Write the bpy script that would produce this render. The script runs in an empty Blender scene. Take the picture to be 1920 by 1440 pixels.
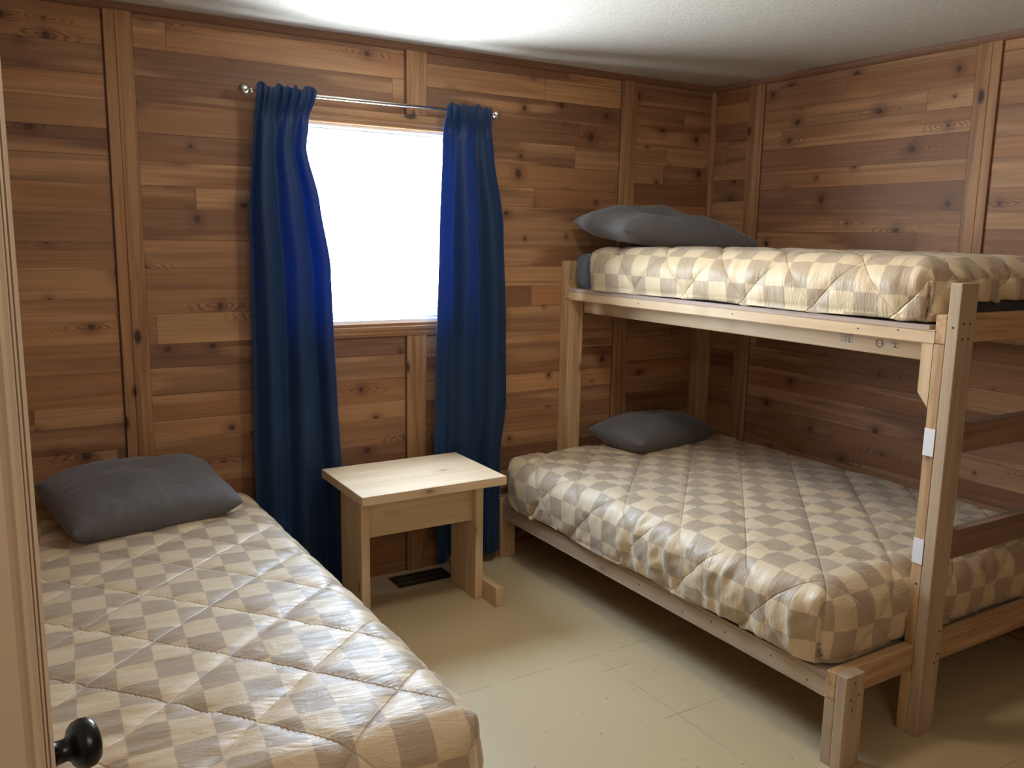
import bpy, bmesh, math, random
from mathutils import Vector, Matrix, noise

random.seed(7)
SC = bpy.context.scene
COL = SC.collection
H = 2.44            # ceiling height
XL, YF = -3.70, -4.40   # left wall, wall behind the camera; window wall is y = 0, right wall is x = 0

# ------------------------------------------------------------------ node helpers
class NT:
    def __init__(s, name):
        s.m = bpy.data.materials.new(name); s.m.use_nodes = True
        s.t = s.m.node_tree; s.t.nodes.clear()
        s.out = s.t.nodes.new('ShaderNodeOutputMaterial')
    def n(s, typ, **kw):
        nd = s.t.nodes.new(typ)
        for k, v in kw.items(): setattr(nd, k, v)
        return nd
    def put(s, sock, v):
        if hasattr(v, 'is_output') or isinstance(v, bpy.types.NodeSocket): s.t.links.new(v, sock)
        else: sock.default_value = v
    def math(s, op, a, b=0.0, c=None, clamp=False):
        nd = s.n('ShaderNodeMath', operation=op, use_clamp=clamp)
        s.put(nd.inputs[0], a)
        if op not in ('ROUND', 'FLOOR', 'FRACT', 'ABSOLUTE', 'SQRT', 'SINE', 'EXPONENT', 'COSINE'): s.put(nd.inputs[1], b)
        if c is not None: s.put(nd.inputs[2], c)
        return nd.outputs[0]
    def add(s, a, b): return s.math('ADD', a, b)
    def sub(s, a, b): return s.math('SUBTRACT', a, b)
    def mul(s, a, b): return s.math('MULTIPLY', a, b)
    def sep(s, v):
        nd = s.n('ShaderNodeSeparateXYZ'); s.put(nd.inputs[0], v); return nd.outputs
    def comb(s, x=0.0, y=0.0, z=0.0):
        nd = s.n('ShaderNodeCombineXYZ')
        s.put(nd.inputs[0], x); s.put(nd.inputs[1], y); s.put(nd.inputs[2], z); return nd.outputs[0]
    def noise(s, v, scale=1.0, detail=2.0, rough=0.5, dist=0.0):
        nd = s.n('ShaderNodeTexNoise'); s.put(nd.inputs['Vector'], v)
        nd.inputs['Scale'].default_value = scale; nd.inputs['Detail'].default_value = detail
        nd.inputs['Roughness'].default_value = rough; nd.inputs['Distortion'].default_value = dist
        return nd.outputs['Fac']
    def white(s, v):
        nd = s.n('ShaderNodeTexWhiteNoise', noise_dimensions='3D'); s.put(nd.inputs['Vector'], v)
        return nd.outputs['Value']
    def ramp(s, f, stops, interp='LINEAR'):
        nd = s.n('ShaderNodeValToRGB'); s.put(nd.inputs[0], f)
        cr = nd.color_ramp; cr.interpolation = interp
        while len(cr.elements) < len(stops): cr.elements.new(0.5)
        for e, (p, c) in zip(cr.elements, stops):
            e.position = p; e.color = (c[0], c[1], c[2], 1) if len(c) == 3 else c
        return nd.outputs[0]
    def smooth(s, x, a, b, lo=0.0, hi=1.0):
        nd = s.n('ShaderNodeMapRange', interpolation_type='SMOOTHSTEP')
        s.put(nd.inputs[0], x); nd.inputs[1].default_value = a; nd.inputs[2].default_value = b
        nd.inputs[3].default_value = lo; nd.inputs[4].default_value = hi
        return nd.outputs[0]
    def mix(s, f, a, b, mode='MIX'):
        nd = s.n('ShaderNodeMix', data_type='RGBA', blend_type=mode)
        s.put(nd.inputs[0], f); s.put(nd.inputs[6], a if not isinstance(a, tuple) else (*a, 1)); s.put(nd.inputs[7], b if not isinstance(b, tuple) else (*b, 1))
        return nd.outputs[2]
    def bump(s, h, strength=0.3, dist=0.01):
        nd = s.n('ShaderNodeBump'); s.put(nd.inputs['Height'], h)
        nd.inputs['Strength'].default_value = strength; nd.inputs['Distance'].default_value = dist
        return nd.outputs[0]
    def done(s, color, rough=0.6, normal=None, metallic=0.0, spec=0.5, sheen=0.0, **kw):
        b = s.n('ShaderNodeBsdfPrincipled')
        s.put(b.inputs['Base Color'], (*color, 1) if isinstance(color, tuple) else color)
        s.put(b.inputs['Roughness'], rough); b.inputs['Metallic'].default_value = metallic
        b.inputs['Specular IOR Level'].default_value = spec
        b.inputs['Sheen Weight'].default_value = sheen
        if normal is not None: s.t.links.new(normal, b.inputs['Normal'])
        for k, v in kw.items(): b.inputs[k].default_value = v
        s.t.links.new(b.outputs[0], s.out.inputs[0])
        s.b = b
        return s.m

def tc(N, which='Object'): return N.n('ShaderNodeTexCoord').outputs[which]

# knotty cedar boards running sideways, printed on 4 ft panels
def mat_planks(name, axis, seed):
    N = NT(name); o = N.sep(tc(N)); u = o[axis]; z = o[2]
    pitch = 1.216 if axis == 0 else 1.228
    pf_ = N.math('DIVIDE', N.add(u, 10.0 * pitch + (0.602 if axis == 0 else 0.315)), pitch)
    pan = N.math('FLOOR', pf_); pfr = N.math('FRACT', pf_)
    pe = N.mul(N.math('MINIMUM', pfr, N.sub(1.0, pfr)), pitch)      # distance from the panel joint behind a batten
    pz = N.mul(N.white(N.comb(pan, seed, 3.0)), 2.0)
    wob = N.noise(N.comb(pz, N.mul(z, 5.0), seed), 1.0, 1.0)
    z2 = N.add(N.add(z, pz), N.mul(wob, 0.10))
    zr = N.math('DIVIDE', z2, 0.102)
    row = N.math('FLOOR', zr); fr = N.math('FRACT', zr)
    rr = N.white(N.comb(row, pan, seed))
    us = N.math('DIVIDE', N.add(u, N.mul(rr, 19.0)), 2.7)
    seg = N.math('FLOOR', us); fs = N.math('FRACT', us)
    idv = N.comb(row, N.add(seg, N.mul(pan, 7.0)), seed + 1.5)
    rid = N.white(idv)
    rid2 = N.white(N.comb(N.add(row, 31.7), seg, N.add(pan, seed)))
    uo = N.add(u, N.mul(rid, 37.0))
    # knots
    vor = N.n('ShaderNodeTexVoronoi', voronoi_dimensions='2D', feature='F1')
    kv = N.comb(N.mul(uo, 3.6), N.mul(z2, 5.6), 0.0)
    N.put(vor.inputs['Vector'], kv); vor.inputs['Scale'].default_value = 1.0
    vp = N.sep(vor.outputs['Position']); kvs = N.sep(kv)
    du = N.math('DIVIDE', N.sub(kvs[0], vp[0]), 3.6); dz = N.math('DIVIDE', N.sub(kvs[1], vp[1]), 5.6)
    kc = N.sep(vor.outputs['Color'])
    wb = N.mul(N.sub(N.noise(N.comb(uo, z2, 0.0), 60.0, 2.0), 0.5), 0.009)
    dk = N.add(N.math('SQRT', N.add(N.mul(du, du), N.mul(dz, dz))), wb)
    has = N.math('GREATER_THAN', kc[0], 0.33)
    rad = N.add(0.007, N.mul(kc[1], 0.017))
    kn = N.mul(N.math('SUBTRACT', 1.0, N.math('DIVIDE', dk, rad), clamp=True), has)
    kn = N.smooth(kn, 0.0, 0.55)
    halo = N.mul(N.smooth(N.math('DIVIDE', dk, rad), 3.2, 0.8), has)
    # elliptical growth figure round each knot
    el = N.math('SQRT', N.add(N.mul(N.mul(du, du), 0.05), N.mul(dz, dz)))
    wv = N.noise(N.comb(N.mul(uo, 6.0), N.mul(z2, 22.0), rid), 1.0, 2.0)
    ring = N.math('SINE', N.add(N.mul(el, 780.0), N.mul(wv, 26.0)))
    rw = N.mul(N.mul(N.smooth(el, 0.05, 0.008), N.math('GREATER_THAN', kc[2], 0.58)), has)
    # grain
    g1 = N.noise(N.comb(N.mul(uo, 1.6), N.mul(z2, 95.0), rid), 1.0, 4.0, 0.6, 0.4)
    g2 = N.noise(N.comb(N.mul(uo, 0.55), N.mul(z2, 21.0), N.mul(rid, 9.0)), 1.0, 2.0, 0.5, 0.3)
    g3 = N.noise(N.comb(N.mul(uo, 1.1), N.mul(z2, 7.0), rid2), 1.0, 2.0)
    base = N.ramp(rid, [(0.0, (0.180, 0.090, 0.049)), (0.25, (0.228, 0.117, 0.061)), (0.5, (0.276, 0.145, 0.074)),
                        (0.8, (0.345, 0.188, 0.094)), (1.0, (0.440, 0.252, 0.124))])
    tone = N.ramp(rid2, [(0.0, (0.90, 0.93, 1.0)), (0.5, (1, 1, 1)), (1.0, (1.10, 1.0, 0.90))])
    c = N.mix(1.0, base, tone, 'MULTIPLY')
    sap = N.mul(N.smooth(N.add(g3, N.mul(N.sub(g2, 0.5), 0.6)), 0.50, 0.64), 0.70)
    c = N.mix(sap, c, (0.47, 0.275, 0.148))
    drk = N.mul(N.smooth(g2, 0.50, 0.72), 0.55)
    c = N.mix(drk, c, (0.125, 0.060, 0.036))
    f = N.add(0.58, N.mul(g1, 0.86))
    c = N.mix(1.0, c, N.comb(f, f, f), 'MULTIPLY')
    c = N.mix(N.mul(N.mul(N.smooth(ring, 0.1, 0.95), rw), 0.70), c, (0.095, 0.042, 0.022))
    c = N.mix(N.mul(halo, 0.45), c, (0.10, 0.045, 0.028))
    c = N.mix(N.mul(kn, 0.85), c, (0.045, 0.020, 0.013))
    # board edges
    e1 = N.math('MINIMUM', fr, N.sub(1.0, fr)); e2 = N.mul(N.math('MINIMUM', fs, N.sub(1.0, fs)), 26.0)
    e = N.math('MINIMUM', e1, e2)
    sm = N.mul(N.smooth(e, 0.022, 0.006), N.add(0.30, N.mul(rr, 0.45)))
    gap = N.mul(N.smooth(pe, 0.0555, 0.0535), 0.85)
    sm = N.math('MAXIMUM', sm, gap)
    c = N.mix(1.0, c, (1.04, 0.975, 0.89), 'MULTIPLY')
    c = N.mix(sm, c, (0.06, 0.027, 0.016))
    hgt = N.sub(N.mul(g1, 0.25), sm)
    return N.done(c, N.add(0.42, N.mul(g1, 0.18)), N.bump(hgt, 0.12, 0.002), spec=0.35)

def mat_pine(name, axis, light=(0.60, 0.40, 0.215), dark=(0.40, 0.235, 0.115), knotamt=0.7, rough=0.55, scale=1.0, knot=(0.09, 0.045, 0.025), kd=0.62, ks=1.0):
    N = NT(name); o = N.sep(tc(N)); oi = N.n('ShaderNodeObjectInfo')
    r = oi.outputs['Random']; a = o[axis]; others = [o[i] for i in range(3) if i != axis]
    b = N.add(others[0], N.mul(r, 13.0)); d = N.add(others[1], N.mul(r, 5.0)); a2 = N.add(a, N.mul(r, 29.0))
    g = N.noise(N.comb(N.mul(a2, 1.6 * scale), N.mul(b, 34.0 * scale), N.mul(d, 34.0 * scale)), 1.0, 3.0, 0.55, 0.5)
    g2 = N.noise(N.comb(N.mul(a2, 5.0 * scale), N.mul(b, 130.0 * scale), N.mul(d, 130.0 * scale)), 1.0, 3.0)
    g3 = N.noise(N.comb(N.mul(a2, 2.5), N.mul(b, 5.0), N.mul(d, 5.0)), 1.0, 2.0)
    c = N.mix(N.smooth(g, 0.38, 0.68), light, dark)
    f = N.add(0.84, N.mul(g2, 0.22)); f = N.mul(f, N.add(0.88, N.mul(g3, 0.24)))
    c = N.mix(1.0, c, N.comb(f, f, f), 'MULTIPLY')
    vor = N.n('ShaderNodeTexVoronoi', voronoi_dimensions='3D', feature='F1')
    N.put(vor.inputs['Vector'], N.comb(N.mul(a2, 5.0), N.mul(b, 11.0), N.mul(d, 11.0))); vor.inputs['Scale'].default_value = 1.0
    kc = N.sep(vor.outputs['Color'])
    k = N.mul(N.smooth(vor.outputs['Distance'], 0.17 * ks, 0.07 * ks), N.math('GREATER_THAN', kc[0], kd))
    hl = N.mul(N.smooth(vor.outputs['Distance'], 0.42 * ks, 0.12 * ks), N.math('GREATER_THAN', kc[0], kd))
    c = N.mix(N.mul(hl, 0.30 * knotamt), c, (0.22, 0.10, 0.045))
    c = N.mix(N.mul(k, knotamt), c, knot)
    return N.done(c, rough, N.bump(g2, 0.15, 0.001), spec=0.35)

M = {}
M['planks_back'] = mat_planks('cedar_panel_window_side', 0, 2.0)
M['planks_side'] = mat_planks('cedar_panel_bunk_side', 1, 5.0)
for i, a in enumerate('xyz'):
    M['pine_' + a] = mat_pine('pine_lumber_' + a, i)
    M['fir_' + a] = mat_pine('pale_whitewood_' + a, i, (0.70, 0.52, 0.33), (0.62, 0.435, 0.255), 0.8, 0.42, 0.7)
    M['grey_' + a] = mat_pine('grey_lumber_' + a, i, (0.53, 0.40, 0.275), (0.45, 0.33, 0.22), 0.5)
    M['batten_' + a] = mat_pine('cedar_batten_' + a, i, (0.40, 0.212, 0.098), (0.26, 0.125, 0.056), 0.95, 0.5, 1.0, (0.035, 0.016, 0.011), 0.40, 1.25)
    M['rung_' + a] = mat_pine('dark_rung_wood_' + a, i, (0.30, 0.19, 0.125), (0.20, 0.125, 0.080), 0.6)  # rungs set to a darker brown than the bunk's other lumber
M['crown'] = mat_pine('ceiling_moulding_wood', 0, (0.24, 0.125, 0.068), (0.17, 0.083, 0.045), 0.3)
M['crown_y'] = mat_pine('ceiling_moulding_wood_y', 1, (0.26, 0.14, 0.078), (0.19, 0.095, 0.052), 0.3)

def mat_floor():
    N = NT('cream_painted_floor'); o = N.sep(tc(N)); x, y = o[0], o[1]
    big = N.noise(N.comb(x, y, 0.0), 1.3, 3.0); fine = N.noise(N.comb(x, y, 0.0), 60.0, 3.0)
    c = N.mix(big, (0.500, 0.388, 0.222), (0.560, 0.443, 0.262))
    wv = N.mul(N.sub(N.noise(N.comb(x, y, 1.0), 4.0, 2.0), 0.5), 0.006)
    brk = N.noise(N.comb(x, y, 3.0), 9.0, 2.0)
    def line(coord, pos, other=None, lo=None, hi=None, w=0.0016):
        d = N.math('ABSOLUTE', N.sub(N.add(coord, wv), pos)); l = N.smooth(d, w, w * 0.3)
        if other is not None:
            l = N.mul(l, N.math('GREATER_THAN', other, lo)); l = N.mul(l, N.math('LESS_THAN', other, hi))
        return l
    l = line(y, -1.150)
    for q in (line(y, -1.63, x, -1.70, -1.0, 0.0022), line(y, -2.37), line(y, -1.268, x, -1.66, -1.50, 0.0022),
              line(x, -1.59, y, -1.95, -1.17, 0.0014), line(x, -0.85, y, -4.0, -2.37)):
        l = N.math('MAXIMUM', l, q)
    l = N.mul(l, N.smooth(brk, 0.33, 0.52))
    c = N.mix(N.mul(l, 0.75), c, (0.12, 0.09, 0.05))
    vor = N.n('ShaderNodeTexVoronoi', voronoi_dimensions='2D'); N.put(vor.inputs['Vector'], N.comb(x, y, 0.0)); vor.inputs['Scale'].default_value = 7.0
    kc = N.sep(vor.outputs['Color'])
    sp = N.mul(N.smooth(vor.outputs['Distance'], 0.035, 0.018), N.math('GREATER_THAN', kc[0], 0.62))
    c = N.mix(N.mul(sp, 0.6), c, (0.16, 0.10, 0.05))
    return N.done(c, N.add(0.32, N.mul(big, 0.15)), N.bump(N.sub(N.mul(fine, 0.1), l), 0.15, 0.002), spec=0.4)
M['floor'] = mat_floor()

def mat_ceiling():
    N = NT('stippled_ceiling'); v = tc(N)
    a = N.noise(v, 75.0, 5.0, 0.65, 0.6); b = N.noise(v, 22.0, 3.0, 0.5, 1.0)
    c = N.mix(b, (0.56, 0.535, 0.49), (0.66, 0.635, 0.59))
    return N.done(c, 0.85, N.bump(N.add(a, N.mul(b, 0.5)), 0.34, 0.010), spec=0.2)
M['ceiling'] = mat_ceiling()

def mat_quilt(name, sq, off, pitch=0.235, light=(0.69, 0.545, 0.350), taupe=(0.445, 0.340, 0.225)):
    N = NT(name); uv = tc(N, 'UV'); s = N.sep(uv)
    wx = N.mul(N.sub(N.noise(N.comb(s[0], s[1], 0.0), 1.2, 2.0), 0.5), 0.10)
    wy = N.mul(N.sub(N.noise(N.comb(s[0], s[1], 7.0), 1.2, 2.0), 0.5), 0.10)
    u = N.add(s[0], wx); v = N.add(s[1], wy)
    a = N.math('SINE', N.mul(u, math.pi)); b = N.math('SINE', N.mul(v, math.pi))
    ch = N.smooth(N.mul(a, b), -0.03, 0.03)
    c = N.mix(ch, light, taupe)
    weave = N.noise(N.comb(N.mul(s[0], 40.0), N.mul(s[1], 40.0), 0.0), 1.0, 2.0)
    cr = N.noise(N.comb(N.mul(s[0], 1.1), N.mul(s[1], 4.5), 2.0), 1.0, 4.0, 0.6, 1.2)
    f = N.add(0.90, N.mul(weave, 0.2)); c = N.mix(1.0, c, N.comb(f, f, f), 'MULTIPLY')
    uu = N.mul(N.sub(s[0], 20.0 + off[2]), sq[0]); vv = N.mul(N.sub(s[1], 20.0 + off[3]), sq[1])
    def st(e, o_):
        q = N.math('DIVIDE', N.add(N.mul(e, math.sqrt(0.5)), o_), pitch)
        d = N.mul(N.math('ABSOLUTE', N.sub(q, N.math('ROUND', q))), pitch)
        return N.smooth(d, 0.0055, 0.0)
    stl = N.math('MAXIMUM', st(N.add(uu, vv), off[0]), st(N.sub(uu, vv), off[1]))
    hh = N.sub(N.add(cr, N.mul(weave, 0.05)), N.mul(stl, 0.9))
    return N.done(c, 0.44, N.bump(hh, 0.40, 0.010), spec=0.5, sheen=0.25)
QP = {'single': ((0.05, 0.09, 0.25, 0.4)), 'lower': ((0.11, 0.02, 0.1, 0.7)), 'upper': ((0.06, 0.10, 0.28, 0.55))}
for k_, v_ in QP.items(): M['quilt_' + k_] = mat_quilt('checked_quilt_cloth_' + k_, (0.088, 0.098), v_)

def mat_cloth(name, col, rough=0.8, sheen=0.2, sc=1.0, bs=0.25):
    N = NT(name); v = tc(N)
    a = N.noise(v, 260.0 * sc, 2.0); b = N.noise(v, 9.0, 3.0, 0.55, 0.8)
    f = N.add(0.86, N.mul(a, 0.28)); c = N.mix(1.0, (*col,), N.comb(f, f, f), 'MULTIPLY')
    return N.done(c, rough, N.bump(N.add(N.mul(a, 0.05), b), bs, 0.012), spec=0.3, sheen=sheen)
M['pillow'] = mat_cloth('dark_grey_pillow_cotton', (0.122, 0.118, 0.124))
M['sheet'] = mat_cloth('dark_grey_fitted_sheet', (0.055, 0.060, 0.072))

def mat_curtain():
    N = NT('navy_curtain_cloth'); v = tc(N); a = N.noise(v, 500.0, 1.0)
    f = N.add(0.85, N.mul(a, 0.3)); c = N.mix(1.0, (0.0070, 0.027, 0.075), N.comb(f, f, f), 'MULTIPLY')
    N.done(c, 0.55, N.bump(a, 0.05, 0.002), spec=0.35, sheen=0.22)
    N.b.inputs['Sheen Tint'].default_value = (0.25, 0.45, 1.0, 1)
    N.b.inputs['Sheen Roughness'].default_value = 0.5
    tr = N.n('ShaderNodeBsdfTranslucent'); tr.inputs[0].default_value = (0.015, 0.17, 0.60, 1)
    mx = N.n('ShaderNodeMixShader'); mx.inputs[0].default_value = 0.10
    N.t.links.new(N.b.outputs[0], mx.inputs[1]); N.t.links.new(tr.outputs[0], mx.inputs[2])
    N.t.links.new(mx.outputs[0], N.out.inputs[0]); return N.m
M['curtain'] = mat_curtain()

def plain(name, col, rough=0.5, metallic=0.0, var=0.08, **kw):
    N = NT(name); v = tc(N); a = N.noise(v, 14.0, 3.0)
    f = N.add(1.0 - var / 2, N.mul(a, var)); c = N.mix(1.0, (*col,), N.comb(f, f, f), 'MULTIPLY')
    return N.done(c, rough, None, metallic, **kw)
M['steel'] = plain('brushed_steel', (0.62, 0.60, 0.58), 0.22, 1.0)
M['vinyl'] = plain('white_vinyl', (0.85, 0.86, 0.88), 0.4)
M['door'] = plain('cream_door_paint', (0.62, 0.50, 0.36), 0.38, var=0.05)
M['bronze'] = plain('black_bronze', (0.010, 0.010, 0.012), 0.28, 0.3)
M['vent'] = plain('dark_vent_metal', (0.016, 0.016, 0.020), 0.45, 0.4)
M['ply_edge'] = plain('plywood_edge', (0.44, 0.33, 0.27), 0.6)
M['tab'] = plain('white_tape', (0.86, 0.85, 0.88), 0.5)
M['screw'] = plain('dark_screw_hole', (0.05, 0.035, 0.025), 0.5)
M['stamp'] = plain('grey_stamp_ink', (0.34, 0.31, 0.29), 0.7)
M['groove'] = plain('door_groove', (0.17, 0.10, 0.07), 0.7)
M['plastic'] = plain('lamp_white_base', (0.8, 0.8, 0.8), 0.4)

def mat_pane():
    N = NT('thin_window_glass')
    t = N.n('ShaderNodeBsdfTransparent'); t.inputs[0].default_value = (0.96, 0.98, 0.98, 1)
    g = N.n('ShaderNodeBsdfGlossy'); g.inputs['Roughness'].default_value = 0.02
    mx = N.n('ShaderNodeMixShader'); mx.inputs[0].default_value = 0.05
    N.t.links.new(t.outputs[0], mx.inputs[1]); N.t.links.new(g.outputs[0], mx.inputs[2]); N.t.links.new(mx.outputs[0], N.out.inputs[0])
    return N.m
M['glass'] = mat_pane()
LAMP_STR = 62.0
def mat_emit(name, col, st):
    N = NT(name); e = N.n('ShaderNodeEmission'); e.inputs[0].default_value = (*col, 1); e.inputs[1].default_value = st
    N.t.links.new(e.outputs[0], N.out.inputs[0]); return N.m
M['lamp'] = mat_emit('lit_lamp_dome', (1.0, 0.93, 0.84), LAMP_STR)

# ------------------------------------------------------------------ mesh helpers
def obj(name, bm, mat, parent=None, smooth=False, loc=None, recalc=True):
    """bm in world coordinates; the origin goes to the parent's place or to loc"""
    if recalc: bmesh.ops.recalc_face_normals(bm, faces=bm.faces)
    o = bpy.data.objects.new(name, bpy.data.meshes.new(name))
    org = Vector(parent['org']) if parent is not None else Vector(loc or (0, 0, 0))
    bm.transform(Matrix.Translation(-org))
    bm.to_mesh(o.data); bm.free()
    for m in (mat if isinstance(mat, list) else [mat]): o.data.materials.append(m)
    if smooth:
        for p in o.data.polygons: p.use_smooth = True
    COL.objects.link(o)
    if parent is not None: o.parent = parent
    else: o.location = org
    o['org'] = tuple(org)
    return o

def sub_obj(name, bm, mat, parent, smooth=False):
    """sub-part: parent is a part whose origin already sits at the thing's origin (local zero)"""
    return obj(name, bm, mat, parent, smooth)

def thing(name, label, cat, loc=(0, 0, 0), group=None):
    o = bpy.data.objects.new(name, None); COL.objects.link(o); o.location = loc; o.empty_display_size = 0.1
    o['label'] = label; o['category'] = cat; o['org'] = tuple(loc)
    if group: o['group'] = group
    return o
def tag(o, label, cat, group=None):
    o['label'] = label; o['category'] = cat
    if group: o['group'] = group
    return o
def struct(name, bm, mat, parent=None, smooth=False):
    o = obj(name, bm, mat, parent, smooth)
    if parent is None: o['kind'] = 'structure'
    return o

def bx(bm, x0, x1, y0, y1, z0, z1, bev=0.0, seg=2, mi=0):
    r = bmesh.ops.create_cube(bm, size=1.0)
    vs = r['verts']
    for v in vs:
        v.co = Vector(((x0 + x1) / 2 + v.co.x * (x1 - x0), (y0 + y1) / 2 + v.co.y * (y1 - y0), (z0 + z1) / 2 + v.co.z * (z1 - z0)))
    fs = set(f for v in vs for f in v.link_faces)
    for f in fs: f.material_index = mi
    if bev:
        es = list(set(e for v in vs for e in v.link_edges))
        bmesh.ops.bevel(bm, geom=es, offset=bev, segments=seg, affect='EDGES', profile=0.5)
    return bm
def box(x0, x1, y0, y1, z0, z1, bev=0.0025): return bx(bmesh.new(), x0, x1, y0, y1, z0, z1, bev)

def prism(pts, axis, a, b):
    """extrude a 2D outline along an axis; pts are the two other coordinates in order"""
    bm = bmesh.new(); L = []
    for t in (a, b):
        ring = []
        for p in pts:
            c = list(p); c.insert(axis, t); ring.append(bm.verts.new(c))
        L.append(ring)
    n = len(pts)
    for i in range(n): bm.faces.new((L[0][i], L[0][(i + 1) % n], L[1][(i + 1) % n], L[1][i]))
    bm.faces.new(L[0]); bm.faces.new(L[1][::-1]); return bm

def lathe(prof, origin, axis, seg=40):
    """prof: (distance along axis, radius)"""
    bm = bmesh.new(); ax = Vector(axis).normalized(); up = Vector((0, 0, 1)) if abs(ax.z) < 0.9 else Vector((1, 0, 0))
    e1 = ax.cross(up).normalized(); e2 = ax.cross(e1); o = Vector(origin); rings = []
    for t, r in prof:
        if r < 1e-6: rings.append([bm.verts.new(o + ax * t)]); continue
        rings.append([bm.verts.new(o + ax * t + (e1 * math.cos(2 * math.pi * k / seg) + e2 * math.sin(2 * math.pi * k / seg)) * r) for k in range(seg)])
    for A, B in zip(rings[:-1], rings[1:]):
        for k in range(seg):
            k2 = (k + 1) % seg
            if len(A) == 1 and len(B) == 1: continue
            if len(A) == 1: bm.faces.new((A[0], B[k], B[k2]))
            elif len(B) == 1: bm.faces.new((A[k], A[k2], B[0]))
            else: bm.faces.new((A[k], A[k2], B[k2], B[k]))
    for R_ in (rings[0], rings[-1]):
        if len(R_) > 1: bm.faces.new(R_)
    return bm
def bmjoin(a, b):
    me = bpy.data.meshes.new('t'); b.to_mesh(me); b.free(); a.from_mesh(me); bpy.data.meshes.remove(me); return a

# ------------------------------------------------------------------ the room
WX0, WX1, WZ0, WZ1 = -2.40, -1.60, 1.215, 2.075     # window opening
struct('floor', bx(bmesh.new(), XL - 0.1, 0.1, YF - 0.1, 0.12, -0.1, 0.0), M['floor'])
struct('ceiling', bx(bmesh.new(), XL - 0.1, 0.1, YF - 0.1, 0.12, H, H + 0.1), M['ceiling'])
bm = bmesh.new()
for a in ((XL - 0.1, WX0, 0, 0.12, 0, H), (WX1, 0.1, 0, 0.12, 0, H), (WX0, WX1, 0, 0.12, 0, WZ0), (WX0, WX1, 0, 0.12, WZ1, H)): bx(bm, *a)
struct('wall_back', bm, M['planks_back'])
struct('wall_right', bx(bmesh.new(), 0, 0.1, YF - 0.1, 0, 0, H), M['planks_side'])
struct('wall_left', bx(bmesh.new(), XL - 0.1, XL, YF - 0.1, 0, 0, H), M['planks_side'])
struct('wall_front', bx(bmesh.new(), XL, 0, YF - 0.1, YF, 0, H), M['planks_back'])

# vertical battens with two shallow saw grooves
def batten_back(n, cx, z0=0.0, z1=H - 0.026):
    w, t = 0.05, 0.010
    pts = [(cx - w, 0), (cx - w, -t + .002), (cx - w + .002, -t), (cx - .014, -t), (cx - .011, -t + .003), (cx - .008, -t), (cx + w - .002, -t), (cx + w, -t + .002), (cx + w, 0)]
    struct('trim_%d' % n, prism(pts, 2, z0, z1), M['batten_z'])
def batten_side(n, cy, z0=0.0, z1=H - 0.026):
    w, t = 0.05, 0.010
    pts = [(0, cy - w), (-t + .002, cy - w), (-t, cy - w + .002), (-t, cy - .014), (-t + .003, cy - .011), (-t, cy - .008), (-t, cy + w - .002), (-t + .002, cy + w), (0, cy + w)]
    struct('trim_%d' % n, prism(pts, 2, z0, z1), M['batten_z'])
batten_back(1, -3.032); batten_back(2, -1.814, WZ1 + 0.065); batten_back(3, -1.814, 0.0, WZ0 - 0.065); batten_back(4, -0.602)
batten_side(5, -0.315); batten_side(6, -1.545); batten_side(7, -2.765)
# quarter-round mouldings
def qr(r, s=6): return [(r * math.cos(math.pi / 2 * k / s), r * math.sin(math.pi / 2 * k / s)) for k in range(s + 1)]
struct('trim_8', prism([(0, H)] + [(-a * 0.8, H - b) for a, b in qr(0.030)], 0, XL, -0.0), M['crown'], smooth=False)
struct('trim_9', prism([(0, H)] + [(-a * 0.8, H - b) for a, b in qr(0.030)], 1, YF, 0.0), M['crown_y'])
struct('trim_10', prism([(0, 0)] + [(-a, -b) for a, b in qr(0.022)], 2, 0, H - 0.026), M['batten_z'])

# window
W = bpy.data.objects.new('window_1', None); COL.objects.link(W); W['kind'] = 'structure'; W['org'] = (-2.0, 0.0, 1.645); W.location = (-2.0, 0, 1.645)
bm = bmesh.new()
for a in ((WX0, WX0 + .012, .0, .12, WZ0, WZ1), (WX1 - .012, WX1, .0, .12, WZ0, WZ1), (WX0, WX1, .0, .12, WZ1 - .012, WZ1), (WX0, WX1, .0, .12, WZ0, WZ0 + .012)): bx(bm, *a)
obj('window_reveal', bm, M['vinyl'], W)
bm = bmesh.new(); f = 0.032
x0, x1, z0, z1 = WX0 + .012, WX1 - .012, WZ0 + .012, WZ1 - .012
for a in ((x0, x0 + f, .07, .115, z0, z1), (x1 - f, x1, .07, .115, z0, z1), (x0 + f, x1 - f, .07, .115, z1 - f, z1), (x0 + f, x1 - f, .07, .115, z0, z0 + f)): bx(bm, *a, 0.003)
WF = obj('window_frame', bm, M['vinyl'], W)
obj('window_pane', bx(bmesh.new(), x0 + f, x1 - f, .090, .095, z0 + f, z1 - f), M['glass'], W)
obj('window_latch', bx(bmesh.new(), -1.70, -1.655, .055, .07, z0 + .01, z0 + .05, 0.004), M['vinyl'], W)
def casing(a0, a1, horiz, c0, c1):
    """moulded casing strip: c0 inner edge, c1 outer edge"""
    s = 1 if c1 > c0 else -1; w = abs(c1 - c0)
    prof = [(0, 0), (0, -.012), (.004, -.015), (.016, -.015), (.020, -.019), (.034, -.019), (.038, -.015), (w - .012, -.015), (w - .010, -.011), (w, -.009), (w, 0)]
    if horiz: return prism([(y, c0 + s * d) for d, y in prof], 0, a0, a1)
    return prism([(c0 + s * d, y) for d, y in prof], 2, a0, a1)
obj('casing', casing(WX0 - .06, WX1 + .06, True, WZ1, WZ1 + .063), M['batten_x'], W)
obj('casing', casing(WX0 - .06, WX1 + .06, True, WZ0, WZ0 - .063), M['batten_x'], W)
obj('casing', casing(WZ0 - .0, WZ1 + .0, False, WX0, WX0 - .06), M['batten_z'], W)
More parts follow.
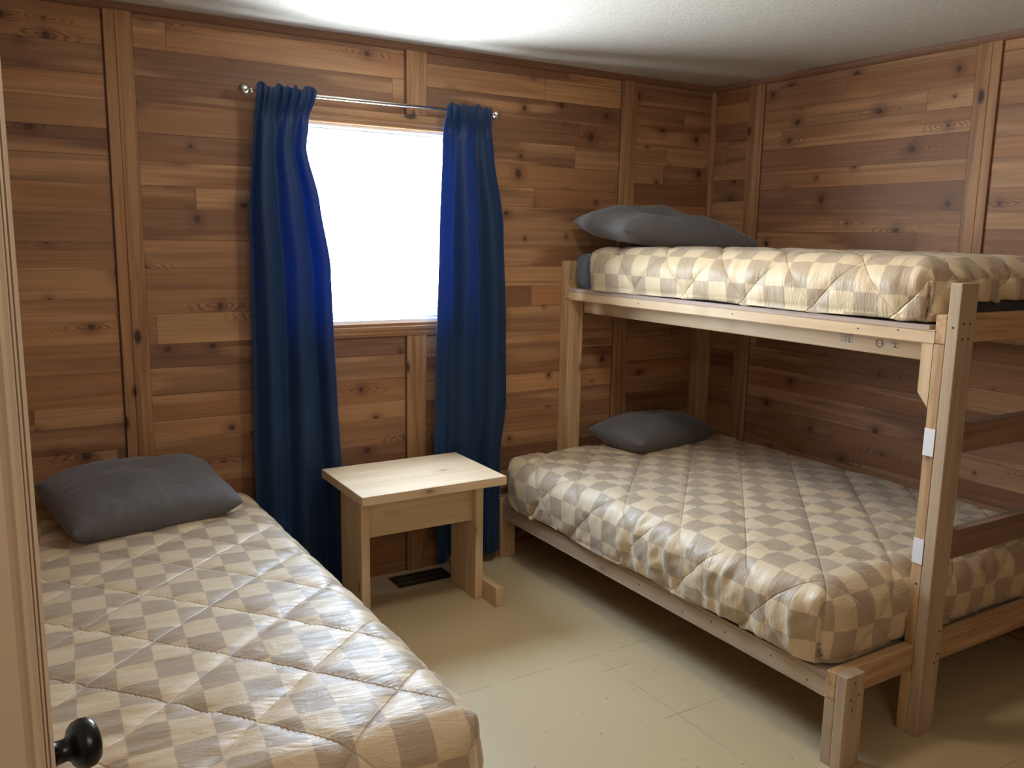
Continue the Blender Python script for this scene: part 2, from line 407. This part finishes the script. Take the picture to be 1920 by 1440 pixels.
obj('casing', casing(WZ0 - .0, WZ1 + .0, False, WX1, WX1 + .06), M['batten_z'], W)

# ------------------------------------------------------------------ closet door ajar at the left edge
D = bpy.data.objects.new('door_1', None); COL.objects.link(D); D['kind'] = 'structure'
R0 = Vector((-3.5005, -2.915, 0)); dd = Vector((-0.235, 0.97, 0)).normalized(); nn = Vector((dd.y, -dd.x, 0))
D['org'] = (R0.x, R0.y, 0.0); D.location = R0
def dpt(s, n, z): p = R0 + dd * s + nn * n; return Vector((p.x, p.y, z))
def dprism(pts, z0, z1):
    w = [dpt(s, n, 0) for s, n in pts]; return prism([(p.x, p.y) for p in w], 2, z0, z1)
T = 0.050
prof = [(0.0035, 0.0), (0, -0.0035), (0, -0.009), (-0.002, -0.011), (-0.0045, -0.0135), (-0.0045, -0.0165), (-0.002, -0.019), (0, -0.022), (0, -T + .004), (0.001, -T + .001), (0.004, -T), (0.74, -T), (0.74, 0.0)]
obj('door_slab', dprism(prof, 0.012, 2.04), M['door'], D)
obj('groove_strip', dprism([(-0.0006, -0.0042), (-0.0006, -0.0052), (0.001, -0.0052), (0.001, -0.0042)], 1.06, 2.02), M['groove'], D)
obj('groove_strip', dprism([(-0.0006, -0.0072), (-0.0006, -0.0080), (0.001, -0.0080), (0.001, -0.0072)], 1.06, 2.02), M['groove'], D)
kc = dpt(0.050, 0.0, 1.157)
DH = obj('door_handle', lathe([(q_[0] * .76, q_[1] * .78) for q_ in [(0, 0.0), (0, .031), (.004, .032), (.008, .029), (.011, .020), (.016, .013), (.028, .0125), (.032, .015), (.035, .022), (.040, .0265), (.047, .0285), (.055, .0275), (.061, .023), (.0645, .014), (.0655, 0.0)]], kc, nn), M['bronze'], D, smooth=True)

# ------------------------------------------------------------------ lamp above the room, just out of the picture
LX, LY = -1.80, -1.50
lm = thing('ceiling_lamp', 'round white lit dome lamp on the ceiling in front of the window', 'lamp', (LX, LY, H))
obj('lamp_base', lathe([(0, 0), (0, .13), (.018, .13), (.018, 0)], (LX, LY, H), (0, 0, -1)), M['plastic'], lm)
obj('lamp_shade', lathe([(.0185, .0)] + [(.0185 + .075 * math.sin(math.pi / 2 * k / 8), .125 * math.cos(math.pi / 2 * k / 8)) for k in range(8)] + [(.0935, 0)], (LX, LY, H), (0, 0, -1)), M['lamp'], lm, smooth=True)

# ------------------------------------------------------------------ bunk bed
BK = thing('bunk_bed', 'bunk bed frame of pale bolted lumber, narrow bunk above wide bunk', 'bunk bed', (-0.69, -1.06, 0))
t, w = 0.038, 0.089
Y0, Y1 = -2.133, -0.002       # foot face, head face
def part(name, b, mat, lab=None):
    o = obj(name, b, M[mat], BK)
    if lab: o['label'] = lab
    return o
XT, XB = -1.0, -1.385
def post_pair(x0, x1, yo, s, ztop, zmid, mats=('pine_z', 'pine_z')):
    """yo outer face, s direction inwards"""
    a, b = sorted((yo, yo + s * t)); c, d = sorted((yo + s * (t + .0008), yo + s * (2 * t)))
    part('post', box(x0, x1, a, b, 0, ztop, .003), mats[0])
    part('post_backing', box(x0 + .001, x1, c, d, 0, 0.219, .003), mats[1])
    if zmid: part('post_backing', box(x0 + .001, x1, c, d, 0.311, zmid, .003), mats[1])
post_pair(XT, XT + w, Y0, 1, 1.496, 1.304, ('grey_z', 'pine_z'))
post_pair(-w - .002, -.002, Y0, 1, 1.496, 1.304)
post_pair(XT, XT + w, Y1, -1, 1.496, 1.304)
post_pair(-w - .002, -.002, Y1, -1, 1.496, 1.304)
post_pair(XB, XB + w, Y0, 1, 0.313, None, ('grey_z', 'grey_z'))
post_pair(XB, XB + w, Y1, -1, 0.313, None)
ye0, ye1 = Y0 + t + .0008, Y0 + 2 * t; yh0, yh1 = Y1 - 2 * t, Y1 - t - .0008
part('end_rail', box(XB, -.002, ye0, ye1, .220, .310, .003), 'pine_x')
part('end_rail', box(XB, -.002, yh0, yh1, .220, .310, .003), 'pine_x')
part('end_rail', box(XT + .001, -.002, ye0, ye1, 1.305, 1.396, .003), 'pine_x')
part('end_rail', box(XT + .001, -.002, yh0, yh1, 1.305, 1.396, .003), 'pine_x')
part('side_rail', box(XB + .012, XB + .050, yh0 - .001, ye1 + .001, .213, .277, .003), 'grey_y')
part('side_rail', box(-.045, -.007, yh0 - .001, ye1 + .001, .213, .277, .003), 'pine_y')
part('side_rail', box(XT, XT + w, yh0 - .001, ye1 + .001, 1.306, 1.344, .003), 'fir_y')
part('side_rail', box(-w - .002, -.002, yh0 - .001, ye1 + .001, 1.306, 1.344, .003), 'fir_y')
LD = part('ledger_board', box(-.905, -.867, yh0 - .001, ye1 + .001, 1.238, 1.3055, .003), 'fir_y')
part('ledger_board', box(-.135, -.097, yh0 - .001, ye1 + .001, 1.238, 1.3055, .003), 'fir_y')
part('platform', box(XB + .008, -.004, yh0 - .002, ye1 + .002, .278, .291, .001), 'ply_edge', 'thin plywood sheet under the lower comforter')
part('platform', box(XT - .002, -.004, yh0 - .002, ye1 + .018, 1.345, 1.360, .001), 'ply_edge', 'thin plywood sheet under the upper mattress')
for zc in (1.006, 0.650): part('ladder_rung', box(XT + w + .001, -w - .003, Y0, Y0 + t, zc - .047, zc + .047, .003), 'rung_x')
# mitred block under the upper side rail
yb = ye1
part('support_block', prism([(yb + .001, 1.3045), (yb + .001, 1.10), (yb + .039, 1.145), (yb + .039, 1.3045)], 0, XT + .001, XT + w), 'fir_z')
part('white_tab', box(XT - .0015, XT + .0005, ye0 + .001, ye1, 0.947, 1.036, .0005), 'tab', 'white tape patch on the tall post')
part('white_tab', box(XT - .0015, XT + .0005, ye0 + .001, ye1, 0.588, 0.672, .0005), 'tab', 'white tape patch on the tall post')
def screw(p, ax, r=.0042): part('screw', lathe([(0, 0), (0, r), (.0012, r * .9), (.0012, 0)], p, ax, 12), 'screw')
for x, z in ((-.975, 1.372), (-.942, 1.372), (-.975, 1.325), (-.942, 1.325), (-.93, .36), (-.925, .28), (-.94, .25)): screw((x, Y0, z), (0, -1, 0))
for x, z in ((-1.345, .288), (-1.360, .235), (-1.322, .245), (-1.348, .20)): screw((x, Y0, z), (0, -1, 0), .0035)
for y, z in ((-1.98, .235), (-1.62, .245), (-1.55, .255), (-1.40, .235), (-1.15, .25), (-1.83, .25)): screw((XB + .012, y, z), (-1, 0, 0), .003)
for y, z in ((-2.08, .52), (-2.115, 1.36)): screw((XT, y, z), (-1, 0, 0), .0035)
for y, z in ((-1.20, 1.325), (-.62, 1.325), (-1.78, 1.325), (-1.93, 1.335)): screw((XT, y, z), (-1, 0, 0), .0028)
# faint grade stamps on the ledger
def stamp(rects):
    sb = bmesh.new()
    for y0, y1, z0, z1 in rects: bx(sb, -.9057, -.9049, y0, y1, z0, z1)
    sub_obj('grade_stamp', sb, M['stamp'], LD)
stamp([(-1.667, -1.664, 1.260, 1.291)] + [(-1.665, -1.640, 1.262 + k * .008, 1.266 + k * .008) for k in range(4)])
stamp([(-1.678, -1.675, 1.260, 1.291)] + [(-1.692, -1.674, 1.262 + k * .008, 1.266 + k * .008) for k in range(4)])
stamp([(-1.80 + .013 * math.cos(2 * math.pi * k / 24) - .0022, -1.80 + .013 * math.cos(2 * math.pi * k / 24) + .0022, 1.272 + .013 * math.sin(2 * math.pi * k / 24) - .0022, 1.272 + .013 * math.sin(2 * math.pi * k / 24) + .0022) for k in range(24)] + [(-1.813, -1.787, 1.2705, 1.2735)])
stamp([(-1.872, -1.845, 1.276, 1.282), (-1.862, -1.857, 1.264, 1.278), (-1.874, -1.855, 1.262, 1.268)])

# ------------------------------------------------------------------ comforters
def ss(a, b, x):
    q = min(1, max(0, (x - a) / (b - a))); return q * q * (3 - 2 * q)
def comforter(x0, x1, y0, y1, ztop, zhem, r=0.075, step=0.0105, seed=0.0, pitch=0.235, puff=0.011, wr=0.004,
              side_wr=0.004, bulge=0.018, uv0=(0, 0), sq=(0.088, 0.098), R=0.085, rot=0.0, hem=None, crown=0.012, wdir=0, line_off=(0, 0), hem_end=None, ridge=1.0, skew=0.0):
    """quilt over a mattress box; u,v are cloth lengths so the checks and stitching run on over the edges"""
    cx, cy = (x0 + x1) / 2, (y0 + y1) / 2; a, b = (x1 - x0) / 2, (y1 - y0) / 2
    full = ztop - zhem
    ext = full + r * (math.pi / 2 - 1) + 0.012
    def fold(q, h):
        s = abs(q) - (h - r); sg = 1 if q > 0 else -1
        if s <= 0: return q, 0.0, 0.0
        if s < r * math.pi / 2:
            an = s / r; return sg * (h - r + r * math.sin(an)), r * (1 - math.cos(an)), an / (math.pi / 2)
        return sg * h, r + s - r * math.pi / 2, 1.0
    nu = int(2 * (a - r + r + ext) / step); nv = int(2 * (b - r + r + ext) / step)
    U = a + ext - 0.0; V = b + ext
    bm = bmesh.new(); uvl = bm.loops.layers.uv.new('UVMap'); G = []; P = {}
    for j in range(nv + 1):
        row = []; v = -V + 2 * V * j / nv
        for i in range(nu + 1):
            u = -U + 2 * U * i / nu
            x, du, au = fold(u, a); y, dv, av = fold(v, b)
            d = (du ** 4 + dv ** 4) ** 0.25
            lim = full
            if hem: lim = full - hem(cx + x, cy + y, au, av, u, v)
            cl = d > lim
            if cl: d = lim
            # plan rounding
            ex, ey = abs(x) - (a - R), abs(y) - (b - R)
            if ex > 0 and ey > 0:
                L = math.hypot(ex, ey)
                if L > R: x = math.copysign(a - R + ex * R / L, x); y = math.copysign(b - R + ey * R / L, y)
            tt = d / full
            bl = bulge * math.sin(math.pi * min(1, max(0, tt))) - 0.014 * ss(0.86, 1.0, tt)
            if au > 0.02: x += math.copysign(bl * au * (1 - 0.5 * av), x)
            if av > 0.02: y += math.copysign(bl * av * (1 - 0.5 * au), y)
            z = ztop - d + crown * (1 - (x / a) ** 2) * (1 - (y / b) ** 4) * (1 if d < 0.01 else 0.0 if d > 0.05 else 0.6)
            vt = bm.verts.new((x, y, z)); row.append(vt); P[vt] = (u, v, du, dv, cl, tt)
        G.append(row)
    for j in range(nv):
        for i in range(nu):
            q = (G[j][i], G[j][i + 1], G[j + 1][i + 1], G[j + 1][i])
            if all(P[k][4] for k in q): continue
            f = bm.faces.new(q)
            for lp in f.loops:
                u, v = P[lp.vert][:2]; u, v = u - skew * v, v + skew * u; lp[uvl].uv = ((u + 20 * sq[0]) / sq[0] + uv0[0], (v + 20 * sq[1]) / sq[1] + uv0[1])
    for vt in [k for k in P if not k.link_faces]: bm.verts.remove(vt); del P[vt]
    bm.normal_update()
    disp = {}
    s2 = math.sqrt(0.5)
    for vt, (u, v, du, dv, cl, tt) in P.items():
        wu = 0.0
        us_, vs_ = u - skew * v, v + skew * u; p1 = ((us_ + vs_) * s2 + wu + line_off[0]) / pitch; p2 = ((us_ - vs_) * s2 - wu + line_off[1]) / pitch
        d1 = abs(p1 - round(p1)) * pitch; d2 = abs(p2 - round(p2)) * pitch
        pf = (1 - math.exp(-(d1 / 0.014) ** 1.0)) * (1 - math.exp(-(d2 / 0.014) ** 1.0))
        side = max(min(1, du / 0.06), min(1, dv / 0.06))
        if wdir == 0: nvv = Vector((u * 5.0, v * 24.0, seed + 3)); nv2 = Vector((u * 9 + v * 5, v * 48.0, seed))
        else: nvv = Vector(((u - v) * 7.0, (u + v) * 15.0, seed + 3)); nv2 = Vector(((u - v) * 14.0, (u + v) * 34.0, seed + 8))
        n1 = noise.noise(nvv); n2 = noise.noise(nv2)
        msk = 0.35 + 0.9 * max(0, noise.noise(Vector((u * 2.2, v * 2.2, seed + 9))) + 0.25)
        wv = (1 - abs(n1) * 2.2) * wr * msk * ridge + n2 * wr * 0.55 * msk
        dsp = puff * pf + wv
        if side > 0:
            along = v if du > dv else u; dn = max(du, dv)
            fo = noise.noise(Vector((along * 13.0 + dn * 2.0, dn * 2.5, seed + 20)))
            fo2 = noise.noise(Vector((along * 30.0 - dn * 4.0, dn * 5, seed + 24)))
            sw = side_wr(cx + (x0 - cx if u < 0 else x1 - cx), cy + v, du, dv) if callable(side_wr) else side_wr
            dsp += side * sw * ((1 - abs(fo) * 2.5) * 0.8 + fo2 * 0.55)
        if tt > 0.9: dsp *= 1 - 0.8 * ss(0.9, 1.0, tt)
        cm = ss(0.35 * r, 0.95 * r, min(du, dv))
        if cm > 0:
            dsp = dsp * (1 - cm) + puff * 0.45 * cm * (1 - 0.8 * ss(0.9, 1.0, tt))
            nc = Vector((math.copysign(1, u), math.copysign(1, v), 0)).normalized()
            disp[vt] = (vt.normal * (1 - cm) + nc * cm).normalized() * dsp; continue
        disp[vt] = vt.normal.copy() * dsp if vt.normal.length > 0.5 else Vector((0, 0, 0))
    for vt, dv_ in disp.items(): vt.co += dv_
    bmesh.ops.remove_doubles(bm, verts=bm.verts, dist=0.0012)
    cr, sr = math.cos(rot), math.sin(rot)
    for vt in bm.verts:
        x, y = vt.co.x, vt.co.y; vt.co.x = cx + x * cr - y * sr; vt.co.y = cy + x * sr + y * cr
    return bm
def solid(o, th=0.012):
    m = o.modifiers.new('thickness', 'SOLIDIFY'); m.thickness = th; m.offset = -1.0

GQ = None
# left single bed
def hemL(x, y, au, av, u, v): return 0.022 * noise.noise(Vector((u * 3, v * 3, 4)))
bm = comforter(-3.575, -2.610, -2.080, -0.060, 0.530, 0.235, r=0.085, seed=1.0, uv0=(0.25, 0.4), wr=0.0048, puff=0.0095, rot=math.radians(0.6), hem=hemL, line_off=(0.05, 0.09), R=0.11, skew=0.075)
c1 = obj('comforter', bm, M['quilt_single'], None, smooth=True, loc=(-3.09, -1.06, 0.27), recalc=False); solid(c1)
tag(c1, 'beige and taupe checked quilted comforter on the low single bed by the door', 'comforter', 'checked comforters on the beds')
# lower bunk
def hem2(x, y, au, av, u, v):
    q = 0.014 * noise.noise(Vector((u * 2.5, v * 2.5, 14)))
    if av > 0.9: q += 0.045 * ss(-0.95, -1.06, -abs(x)) * 0 + 0.035 * ss(0.30, 0.55, abs((x + 1.385) - 0.0)) * (1 if x < -1.0 else 0)
    return q + 0.008
def sw2(x, y, du, dv):
    if du > dv: return 0.004 + 0.011 * ss(-0.9, -1.25, y) * ss(-2.06, -1.90, y)
    return 0.004
bm = comforter(-1.385, -0.050, -2.030, -0.118, 0.545, 0.294, r=0.085, seed=5.0, uv0=(0.1, 0.7), wr=0.0065, puff=0.011, side_wr=sw2, bulge=0.016, hem=hem2, wdir=1, line_off=(0.11, 0.02), R=0.10)
c2 = obj('comforter', bm, M['quilt_lower'], None, smooth=True, loc=(-0.7, -1.07, 0.29), recalc=False); solid(c2)
tag(c2, 'beige and taupe checked quilted comforter on the wide lower bunk', 'comforter', 'checked comforters on the beds')
# upper bunk
def hem3(x, y, au, av, u, v):
    q = 0.008 * noise.noise(Vector((u * 2.5, v * 2.5, 24)))
    if av > 0.5 and y < -1.5: q += 0.065 * ss(-0.93, -0.80, x)
    return q
def sw3(x, y, du, dv): return 0.003 + (0.009 if dv > du else 0) + 0.006 * ss(-1.80, -2.0, y)
bm = comforter(-0.996, -0.045, -2.028, -0.215, 1.560, 1.366, r=0.080, seed=9.0, uv0=(0.28, 0.55), wr=0.0035, puff=0.0105, side_wr=sw3, bulge=0.012, hem=hem3, line_off=(0.06, 0.10), R=0.09)
c3 = obj('comforter', bm, M['quilt_upper'], None, smooth=True, loc=(-0.5, -1.13, 1.36), recalc=False); solid(c3, 0.010)
tag(c3, 'beige and taupe checked quilted comforter on the narrow upper bunk', 'comforter', 'checked comforters on the beds')

# mattress of the upper bunk (its dark sheet shows at both ends)
bm = bmesh.new(); bx(bm, -0.985, -0.030, -2.030, -0.085, 1.3615, 1.535, 0.045, 5)
mt = obj('mattress', bm, M['sheet'], None, smooth=True, loc=(-0.5, -1.06, 1.3615))
tag(mt, 'mattress in a dark grey sheet on the narrow upper bunk', 'mattress')
# single bed frame under the left comforter
SB = thing('bed_frame', 'low pine frame under the comforter of the single bed by the door', 'bed', (-3.09, -1.06, 0))
obj('platform', box(-3.53, -2.65, -2.03, -0.06, .218, .231, .001), M['ply_edge'], SB)
for x in (-3.53, -2.688): obj('side_rail', box(x, x + t, -2.03, -.06, .128, .217), M['pine_y'], SB)
for x in (-3.53, -2.739):
    for y in (-2.03 + .001, -.06 - t - .001): obj('leg', box(x + (t + .001 if x < -3 else 0), x + w + (0 if x < -3 else -.001) , y, y + t, 0, .217), M['pine_z'], SB)

# ------------------------------------------------------------------ pillows
def pillow(L, Wd, th, seed, n=56, flat=0.32, lump=0.0, crease=0.010):
    bm = bmesh.new(); top = []; bot = []
    for side in (1, -1):
        G = []
        for j in range(n + 1):
            row = []
            for i in range(n + 1):
                a = -1 + 2 * i / n; b = -1 + 2 * j / n
                # pinched outline: edges draw in between the corners
                px = a * (L / 2) * (1 - 0.075 * (1 - b * b) * abs(a) ** 3 * -0.0 - 0.05 * (1 - abs(b) ** 2) * 0 )
                ed = 1 - 0.045 * (1 - b ** 4) * abs(a) ** 6; ed2 = 1 - 0.05 * (1 - a ** 4) * abs(b) ** 6
                cq = 1 - 0.045 * (a * a * b * b) ** 3; px = a * (L / 2) * ed * cq; py = b * (Wd / 2) * ed2 * cq
                prof = max(0, (1 - abs(a) ** 3.2)) ** 0.60 * max(0, (1 - abs(b) ** 2.6)) ** 0.55
                z = th / 2 * prof if side > 0 else -th / 2 * flat * min(1.0, prof * 1.55)
                nz = noise.noise(Vector((a * 1.8, b * 1.8, seed)))
                edge = max(abs(a), abs(b))
                k1 = noise.noise(Vector((a * 11, b * 2.5, seed + 5))) * ss(0.35, 0.9, abs(b)) + noise.noise(Vector((a * 2.5, b * 9, seed + 7))) * ss(0.45, 0.9, abs(a))
                k2 = 1 - abs(noise.noise(Vector((a * 3 + b * 2, b * 4 - a, seed + 11)))) * 3
                if side > 0: z += prof * (nz * 0.13 * th + lump * th * (1 - a * a) * nz) + crease * (k1 * 1.1 * prof ** 0.4 + 0.35 * k2 * prof)
                row.append(Vector((px, py, z)))
            G.append(row)
        (top if side > 0 else bot).extend(G)
    V = [[bm.verts.new(c) for c in r] for r in top]
    B = [[V[j][i] if i in (0, n) or j in (0, n) else bm.verts.new(bot[j][i]) for i in range(n + 1)] for j in range(n + 1)]
    for j in range(n):
        for i in range(n):
            bm.faces.new((V[j][i], V[j][i + 1], V[j + 1][i + 1], V[j + 1][i]))
            try: bm.faces.new((B[j][i], B[j + 1][i], B[j + 1][i + 1], B[j][i + 1]))
            except ValueError: pass
    # a stitched seam just inside the closing edge
    return bm
def put_pillow(bm, loc, rz, ry, rx, label):
    bm.transform(Matrix.Translation(Vector(loc)) @ Matrix.Rotation(rz, 4, 'Z') @ Matrix.Rotation(ry, 4, 'Y') @ Matrix.Rotation(rx, 4, 'X'))
    o = obj('pillow', bm, M['pillow'], None, smooth=True, loc=loc)
    tag(o, label, 'pillow', 'dark grey pillows on the beds'); return o
rd = math.radians
put_pillow(pillow(0.64, 0.46, 0.20, 2.0, flat=0.80, crease=0.008), (-3.078, -0.270, 0.634), rd(12), rd(0), rd(11), 'dark grey pillow on the checked single bed by the door')
put_pillow(pillow(0.70, 0.37, 0.17, 6.0, flat=0.80, crease=0.007), (-0.560, -0.270, 0.622), rd(12), rd(2), rd(4), 'dark grey pillow on the wide lower bunk')
put_pillow(pillow(0.86, 0.48, 0.21, 11.0, flat=0.55, lump=0.12, crease=0.012), (-0.610, -0.340, 1.643), rd(-4), rd(4), rd(6), 'rumpled dark grey pillow on the narrow upper bunk')

# ------------------------------------------------------------------ curtain rod and curtains
RY, RZ = -0.085, 2.166
RD = thing('curtain_rod', 'thin steel curtain rod with ball ends above the window', 'curtain rod', (-2.03, RY, RZ))
obj('rod', lathe([(0, 0), (0, .0085), (.69, .0085), (.692, .0065), (1.12, .0065), (1.12, 0)], (-2.585, RY, RZ), (1, 0, 0), 20), M['steel'], RD, smooth=True)
def fin(x, s):
    return lathe([(0, 0), (0, .010), (.004, .0115), (.008, .008), (.012, .007)] + [(.012 + .020 * (1 - math.cos(math.pi * k / 10)), max(.007 if k == 0 else 0, .020 * math.sin(math.pi * k / 10))) for k in range(1, 10)] + [(.052, 0)], (x, RY, RZ), (s, 0, 0), 24)
obj('finial', fin(-2.565, -1), M['steel'], RD, smooth=True)
obj('finial', fin(-1.480, 1), M['steel'], RD, smooth=True)
for x in (-2.480, -1.545):
    b = bx(bmesh.new(), x - .006, x + .006, RY, -.001, RZ - .004, RZ + .004, .001); bx(b, x - .012, x + .012, -.004, -.0005, RZ - .03, RZ + .03, .001)
    obj('bracket', b, M['steel'], RD)

def lerp_tab(tab, z):
    tab = sorted(tab)
    if z <= tab[0][0]: return tab[0][1]
    for (a, xa), (b, xb) in zip(tab[:-1], tab[1:]):
        if z <= b:
            f = (z - a) / (b - a); f = f * f * (3 - 2 * f) * 0.5 + f * 0.5
            return xa + (xb - xa) * f
    return tab[-1][1]
def curtain(Lt, Rt, ztop, zbot, folds, seed, flare):
    bm = bmesh.new(); nz = 190; nx = 230; G = []
    for j in range(nz + 1):
        z = ztop + (zbot - ztop) * j / nz; xl, xr = lerp_tab(Lt, z), lerp_tab(Rt, z)
        row = []
        down = (ztop - z)
        for i in range(nx + 1):
            s = i / nx
            w1 = noise.noise(Vector((s * 2.3, z * 0.7, seed))) * 0.9
            ph = folds * 2 * math.pi * (s + 0.05 * noise.noise(Vector((s * 3, z * 0.45, seed + 3)))) + seed + 0.5 * w1
            amp = 0.010 + 0.014 * ss(0.05, 0.7, down)
            c = math.sin(ph)
            y = amp * c + 0.0035 * math.sin(2.1 * ph + 1.0 + z) * ss(0, .3, down) + 0.004 * noise.noise(Vector((s * 8, z * 1.2, seed + 5)))
            top = ss(0.10, 0.0, abs(z - RZ)); near0 = 1.0
            gath = math.sin(5.2 * 2 * math.pi * (s + 0.06 * math.sin(9 * s + seed)) + seed * 3)
            near = ss(0.16, 0.06, down)
            y = y * (1 - near) + near * (0.007 * gath + 0.002 * math.sin(folds * 5.1 * 2 * math.pi * s))
            # cloth goes round the rod at the pocket
            y0 = RY - 0.019 * top * near0 - 0.004
            xx = xl + (xr - xl) * s + 0.004 * math.cos(ph) * ss(0.1, 0.5, down)
            zz = z + (0.010 * (1 if down < 1e-6 else ss(0.05, 0, down)) * (0.7 * gath + noise.noise(Vector((s * 9, 0, seed)))))
            if z < 0.25: y += 0.004 * noise.noise(Vector((s * 8, z * 6, seed)))
            yy = y0 + y
            if yy > -0.022: yy = -0.022 - (yy + 0.022) * -0.1
            if yy < -0.122: yy = -0.122
            row.append(bm.verts.new((xx, yy, zz)))
        G.append(row)
    for j in range(nz):
        for i in range(nx): bm.faces.new((G[j][i], G[j][i + 1], G[j + 1][i + 1], G[j + 1][i]))
    return bm
LL = [(2.2, -2.552), (2.05, -2.560), (1.69, -2.588), (1.26, -2.592), (0.6, -2.600), (0.0, -2.600)]
LR = [(2.2, -2.305), (2.155, -2.312), (2.07, -2.340), (1.95, -2.353), (1.74, -2.305), (1.47, -2.264), (1.24, -2.258), (0.92, -2.245), (0.53, -2.227), (0.0, -2.218)]
RL = [(2.2, -1.714), (2.15, -1.717), (2.03, -1.730), (1.59, -1.749), (1.23, -1.759), (0.98, -1.768), (0.57, -1.775), (0.0, -1.748)]
RR = [(2.2, -1.480), (2.17, -1.479), (1.98, -1.459), (1.67, -1.405), (1.21, -1.381), (0.80, -1.372), (0.55, -1.402), (0.0, -1.402)]
b = curtain(LL, LR, 2.190, 0.025, 2.6, 1.3, 1); q1 = obj('curtain', b, M['curtain'], None, smooth=True, loc=(-2.43, RY, 0.0)); solid(q1, .0015)
tag(q1, 'navy blue curtain on the left side of the window beside the single bed', 'curtain', 'navy curtains at the window')
b = curtain(RL, RR, 2.190, 0.050, 2.4, 4.1, 1); q2 = obj('curtain', b, M['curtain'], None, smooth=True, loc=(-1.60, RY, 0.0)); solid(q2, .0015)
tag(q2, 'navy blue curtain on the right side of the window beside the bunk bed', 'curtain', 'navy curtains at the window')

# ------------------------------------------------------------------ night stand
NS = thing('nightstand', 'small raw pine bench table under the window between the curtains', 'nightstand', (-2.0, -0.34, 0))
def np_(name, b, m): return obj(name, b, M[m], NS)
np_('tabletop', box(-2.328, -1.670, -.604, -.128, .562, .600, .003), 'fir_x')
np_('side_panel', box(-2.277, -2.239, -.460, -.222, .0, .5615, .003), 'fir_z')
np_('side_panel', box(-1.740, -1.702, -.460, -.222, .0, .5615, .003), 'fir_z')
np_('apron', box(-2.2385, -1.7405, -.425, -.387, .362, .5615, .002), 'fir_x')
np_('foot', box(-1.7015, -1.664, -.580, -.130, .0, .089, .003), 'fir_y')
np_('foot', box(-2.315, -2.2775, -.580, -.130, .0, .089, .003), 'fir_y')

# floor register
VT = thing('floor_vent', 'dark metal floor register in front of the wall under the nightstand', 'vent', (-1.846, -0.118, 0))
b = bmesh.new()
vx0, vx1, vy0, vy1 = -1.986, -1.706, -.182, -.056
for a in ((vx0, vx1, vy0, vy0 + .018), (vx0, vx1, vy1 - .018, vy1), (vx0, vx0 + .02, vy0 + .018, vy1 - .018), (vx1 - .02, vx1, vy0 + .018, vy1 - .018)): bx(b, *a, .0003, .006, .001)
obj('vent_frame', b, M['vent'], VT)
b = bmesh.new()
for k in range(26):
    xx = vx0 + .025 + k * .0092; bx(b, xx, xx + .0035, vy0 + .018, vy1 - .018, .0006, .0048)
bx(b, vx0 + .02, vx1 - .02, -.122, -.116, .0006, .0052)
obj('louvre_grille', b, M['vent'], VT)

# ------------------------------------------------------------------ light
wd = bpy.data.worlds.new('overcast_daylight'); SC.world = wd; wd.use_nodes = True; T_ = wd.node_tree; T_.nodes.clear()
o = T_.nodes.new('ShaderNodeOutputWorld'); bg = T_.nodes.new('ShaderNodeBackground'); tcn = T_.nodes.new('ShaderNodeTexCoord')
sp = T_.nodes.new('ShaderNodeSeparateXYZ'); rp = T_.nodes.new('ShaderNodeValToRGB')
T_.links.new(tcn.outputs['Generated'], sp.inputs[0]); T_.links.new(sp.outputs[2], rp.inputs[0]); T_.links.new(rp.outputs[0], bg.inputs[0]); T_.links.new(bg.outputs[0], o.inputs[0])
rp.color_ramp.elements[0].position = 0.0; rp.color_ramp.elements[0].color = (0.88, 0.95, 1.0, 1)
rp.color_ramp.elements[1].position = 0.6; rp.color_ramp.elements[1].color = (0.50, 0.66, 0.90, 1)
bg.inputs[1].default_value = 60.0
def area(name, loc, target, sx, sy, e, col, portal=False):
    l = bpy.data.lights.new(name, 'AREA'); l.shape = 'RECTANGLE'; l.size = sx; l.size_y = sy; l.energy = e; l.color = col
    ob = bpy.data.objects.new(name, l); COL.objects.link(ob); ob.location = loc
    ob.rotation_euler = (Vector(target) - Vector(loc)).to_track_quat('-Z', 'Y').to_euler()
    if portal: l.cycles.is_portal = True
    return ob
area('window_portal', (-2.0, .118, 1.645), (-2.0, -1, 1.645), .80, .86, 1, (1, 1, 1), True)
# unseen fill light added behind the camera for the door and camera-facing sides
area('rear_fill_light', (-2.9, -4.25, 2.05), (-2.3, -1.5, 0.8), 0.9, 0.5, 10, (1.0, 0.86, 0.70))

# ------------------------------------------------------------------ camera
cam = bpy.data.cameras.new('camera'); co = bpy.data.objects.new('camera', cam); COL.objects.link(co)
cam.sensor_width = 36.0; cam.sensor_fit = 'HORIZONTAL'; cam.lens = 1614.3 * 36.0 / 1920.0; cam.clip_start = 0.01
r_ = Vector((0.85409834, -0.51981664, 0.01751278)); dn = Vector((-0.07267321, -0.15261313, -0.98561039)); fw = Vector((0.51500936, 0.84053548, -0.16812336))
mw = Matrix.Identity(4)
for i in range(3): mw[i][0] = r_[i]; mw[i][1] = -dn[i]; mw[i][2] = -fw[i]
mw[0][3], mw[1][3], mw[2][3] = -3.5228, -3.6552, 1.6099
co.matrix_world = mw; SC.camera = co
for o_ in bpy.data.objects:
    if 'org' in o_: del o_['org']

vs = SC.view_settings; vs.view_transform = 'Standard'; vs.look = 'None'; vs.gamma = 1.0; vs.use_curve_mapping = False; vs.exposure = 0.0
SC.display_settings.display_device = 'sRGB'
SC.cycles.use_denoising = True
SC.cycles.max_bounces = 10; SC.cycles.diffuse_bounces = 4; SC.cycles.transparent_max_bounces = 12
SC.cycles.sample_clamp_indirect = 8.0
